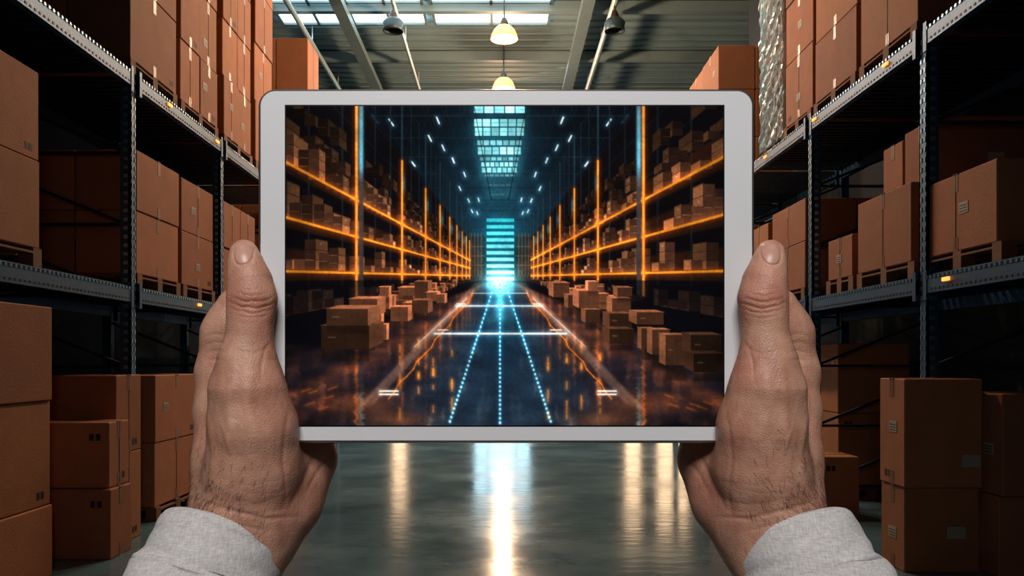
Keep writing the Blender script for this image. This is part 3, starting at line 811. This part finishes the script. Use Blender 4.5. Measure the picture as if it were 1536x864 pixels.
    # sleeve
    secs=[(343,796,2,82),(341,799,0,88),(339,803,-1,91),(336,808,-4,91.5),(322,838,-22,95),(308,868,-40,98),(303,878,-46,104),(280,925,-85,112),(250,990,-140,122),(205,1080,-210,134),(150,1200,-300,150),(80,1380,-430,170)]
    cs_=[J(fu(a),b_,c,r) for a,b_,c,r in secs]
    T=np.linspace(0,1,len(cs_)); tt=np.concatenate([np.linspace(0,.27,14),np.linspace(.29,1,60)])
    Cc=np.stack([np.interp(tt,T,[c[0][k] for c in cs_]) for k in range(3)],-1); Rr=np.interp(tt,T,[c[1] for c in cs_])
    axd=cs_[-3][0]-cs_[2][0]; axd/=np.linalg.norm(axd)
    e1=np.array(((1 if not mir else -1)*.89,0,-.45)); e1-=axd*(e1@axd); e1/=np.linalg.norm(e1); e2=np.cross(axd,e1); e2/=np.linalg.norm(e2)
    e2=e2*np.array((.45,1,.45)); e2/=np.linalg.norm(e2)
    na=144; sv=[];sf=[]
    ph=rs.uniform(0,6,8)
    for j,(c,r) in enumerate(zip(Cc,Rr)):
        t=tt[j]; am=min(1,max(0,t-.2)*3)
        for i in range(na):
            a=2*math.pi*i/na
            rr2=r*(1+.005*math.sin(5*a+ph[0]))
            rr2+=am*(2.6*math.sin(3*a+t*26+ph[1])+2.0*math.sin(6*a-t*34+ph[2])+1.6*math.sin(2*a+t*70+ph[3]))
            sv.append(c+(e1*math.cos(a)+e2*math.sin(a)*.92)*rr2)
    for j in range(len(tt)-1):
        for i in range(na): sf.append((j*na+i,j*na+(i+1)%na,(j+1)*na+(i+1)%na,(j+1)*na+i))
    sv=np.array(sv); sw=np.stack([sv[:,0]*S,TY+sv[:,1]*S,EYE+sv[:,2]*S],-1)-eo
    sm=bpy.data.meshes.new('shirt_sleeve'); sm.from_pydata(sw.tolist(),[],sf); sm.materials.append(M['cloth']); 
    bm=bmesh.new(); bm.from_mesh(sm); bmesh.ops.recalc_face_normals(bm,faces=bm.faces); bm.to_mesh(sm); bm.free(); sm.polygons.foreach_set('use_smooth',[True]*len(sf))
    s_=bpy.data.objects.new('shirt_sleeve',sm); scene.collection.objects.link(s_); s_.parent=e
    md=s_.modifiers.new('t','SOLIDIFY'); md.thickness=.0012; md.offset=-1
    return e
# skin material
m,nt,bs=newmat('skin'); N=nt.nodes;L=nt.links; SKIN=m
tc=N.new('ShaderNodeTexCoord'); at=N.new('ShaderNodeAttribute'); at.attribute_name='tint'
n1=N.new('ShaderNodeTexNoise'); n1.inputs['Scale'].default_value=80; n1.inputs['Detail'].default_value=7; n1.inputs['Roughness'].default_value=.6; L.new(tc.outputs['Object'],n1.inputs['Vector'])
cr=N.new('ShaderNodeValToRGB'); cr.color_ramp.elements[0].position=.28; cr.color_ramp.elements[0].color=srgb(172,120,98); cr.color_ramp.elements[1].position=.75; cr.color_ramp.elements[1].color=srgb(214,166,142)
L.new(n1.outputs['Fac'],cr.inputs[0]); mx=N.new('ShaderNodeMix'); mx.data_type='RGBA'; mx.blend_type='MULTIPLY'; mx.inputs[0].default_value=1
L.new(cr.outputs[0],mx.inputs[6]); L.new(at.outputs['Color'],mx.inputs[7]); L.new(mx.outputs[2],bs.inputs['Base Color'])
bs.inputs['Roughness'].default_value=.46; bs.inputs['Specular IOR Level'].default_value=.42
bs.inputs['Subsurface Weight'].default_value=.1; bs.inputs['Subsurface Radius'].default_value=(1,.35,.2); bs.inputs['Subsurface Scale'].default_value=.002
vo=N.new('ShaderNodeTexVoronoi'); vo.inputs['Scale'].default_value=800; vo.feature='DISTANCE_TO_EDGE'; L.new(tc.outputs['Object'],vo.inputs['Vector'])
mpn=N.new('ShaderNodeMapping'); mpn.inputs['Scale'].default_value=(1,1,.35); L.new(tc.outputs['Object'],mpn.inputs[0])
n3=N.new('ShaderNodeTexNoise'); n3.inputs['Scale'].default_value=400; n3.inputs['Detail'].default_value=5; L.new(mpn.outputs[0],n3.inputs['Vector'])
ad=N.new('ShaderNodeMath'); ad.operation='ADD'; L.new(vo.outputs['Distance'],ad.inputs[0]); L.new(n3.outputs['Fac'],ad.inputs[1])
bp=N.new('ShaderNodeBump'); bp.inputs['Strength'].default_value=.45; bp.inputs['Distance'].default_value=.0006; L.new(ad.outputs[0],bp.inputs['Height']); L.new(bp.outputs[0],bs.inputs['Normal'])
M['nail']=mat('fingernail',srgb(198,148,130),.32,0,.06,200,spec=.45)
M['hair']=mat('dark_hair',srgb(56,40,30),.5,0,.1,50)
m,nt,bs=newmat('shirt_cloth'); N=nt.nodes;L=nt.links; M['cloth']=m
bs.inputs['Roughness'].default_value=.9; bs.inputs['Specular IOR Level'].default_value=.2
tc=N.new('ShaderNodeTexCoord')
w1=N.new('ShaderNodeTexNoise'); w1.inputs['Scale'].default_value=1; w1.inputs['Detail'].default_value=2
mp1=N.new('ShaderNodeMapping'); mp1.inputs['Rotation'].default_value=(0,.5,0); mp1.inputs['Scale'].default_value=(1800,300,300); L.new(tc.outputs['Object'],mp1.inputs[0]); L.new(mp1.outputs[0],w1.inputs['Vector'])
w2=N.new('ShaderNodeTexNoise'); w2.inputs['Scale'].default_value=1; w2.inputs['Detail'].default_value=2
mp2=N.new('ShaderNodeMapping'); mp2.inputs['Rotation'].default_value=(0,.5,0); mp2.inputs['Scale'].default_value=(300,300,1800); L.new(tc.outputs['Object'],mp2.inputs[0]); L.new(mp2.outputs[0],w2.inputs['Vector'])
ad=N.new('ShaderNodeMath'); ad.operation='ADD'; L.new(w1.outputs['Fac'],ad.inputs[0]); L.new(w2.outputs['Fac'],ad.inputs[1])
cr=N.new('ShaderNodeValToRGB'); cr.color_ramp.elements[0].position=.3; cr.color_ramp.elements[0].color=srgb(172,168,168); cr.color_ramp.elements[1].position=.7; cr.color_ramp.elements[1].color=srgb(222,218,216)
hf_=N.new('ShaderNodeMath'); hf_.operation='MULTIPLY'; hf_.inputs[1].default_value=.5; L.new(ad.outputs[0],hf_.inputs[0]); L.new(hf_.outputs[0],cr.inputs[0]); L.new(cr.outputs[0],bs.inputs['Base Color'])
bp=N.new('ShaderNodeBump'); bp.inputs['Strength'].default_value=.3; bp.inputs['Distance'].default_value=.0004; L.new(ad.outputs[0],bp.inputs['Height']); L.new(bp.outputs[0],bs.inputs['Normal'])
make_hand('l',False,seed=1)
make_hand('r',True,seed=4)

# ------------------------------------------------------------ lights
import mathutils
def area(name,loc,size,sy,p,col,tgt):
    l=bpy.data.lights.new(name,'AREA'); l.shape='RECTANGLE'; l.size=size; l.size_y=sy; l.energy=p; l.color=col
    o=bpy.data.objects.new(name,l); o.location=loc
    o.rotation_euler=(mathutils.Vector(tgt)-mathutils.Vector(loc)).to_track_quat('-Z','Y').to_euler()
    scene.collection.objects.link(o)
area('skylight_daylight_hall',(-1.5,22,9.0),6,10,380,(.62,.88,1),(0,24,0))
area('front_fill_light',(-.05,-.5,2.35),.45,.45,12.5,(1,.97,.94),(0,.4,1.5))  # added fill from behind the camera for tablet and hands
w=bpy.data.worlds.new('world'); scene.world=w; w.use_nodes=True
w.node_tree.nodes['Background'].inputs[0].default_value=(.02,.03,.04,1); w.node_tree.nodes['Background'].inputs[1].default_value=1

# ------------------------------------------------------------ camera
c=bpy.data.cameras.new('camera'); c.sensor_width=36; c.lens=36*1200/1536; c.shift_x=16/1536; c.shift_y=108/1536; c.clip_start=.01
co=bpy.data.objects.new('camera',c); co.location=(0,0,EYE); co.rotation_euler=(math.pi/2,0,0); scene.collection.objects.link(co); scene.camera=co
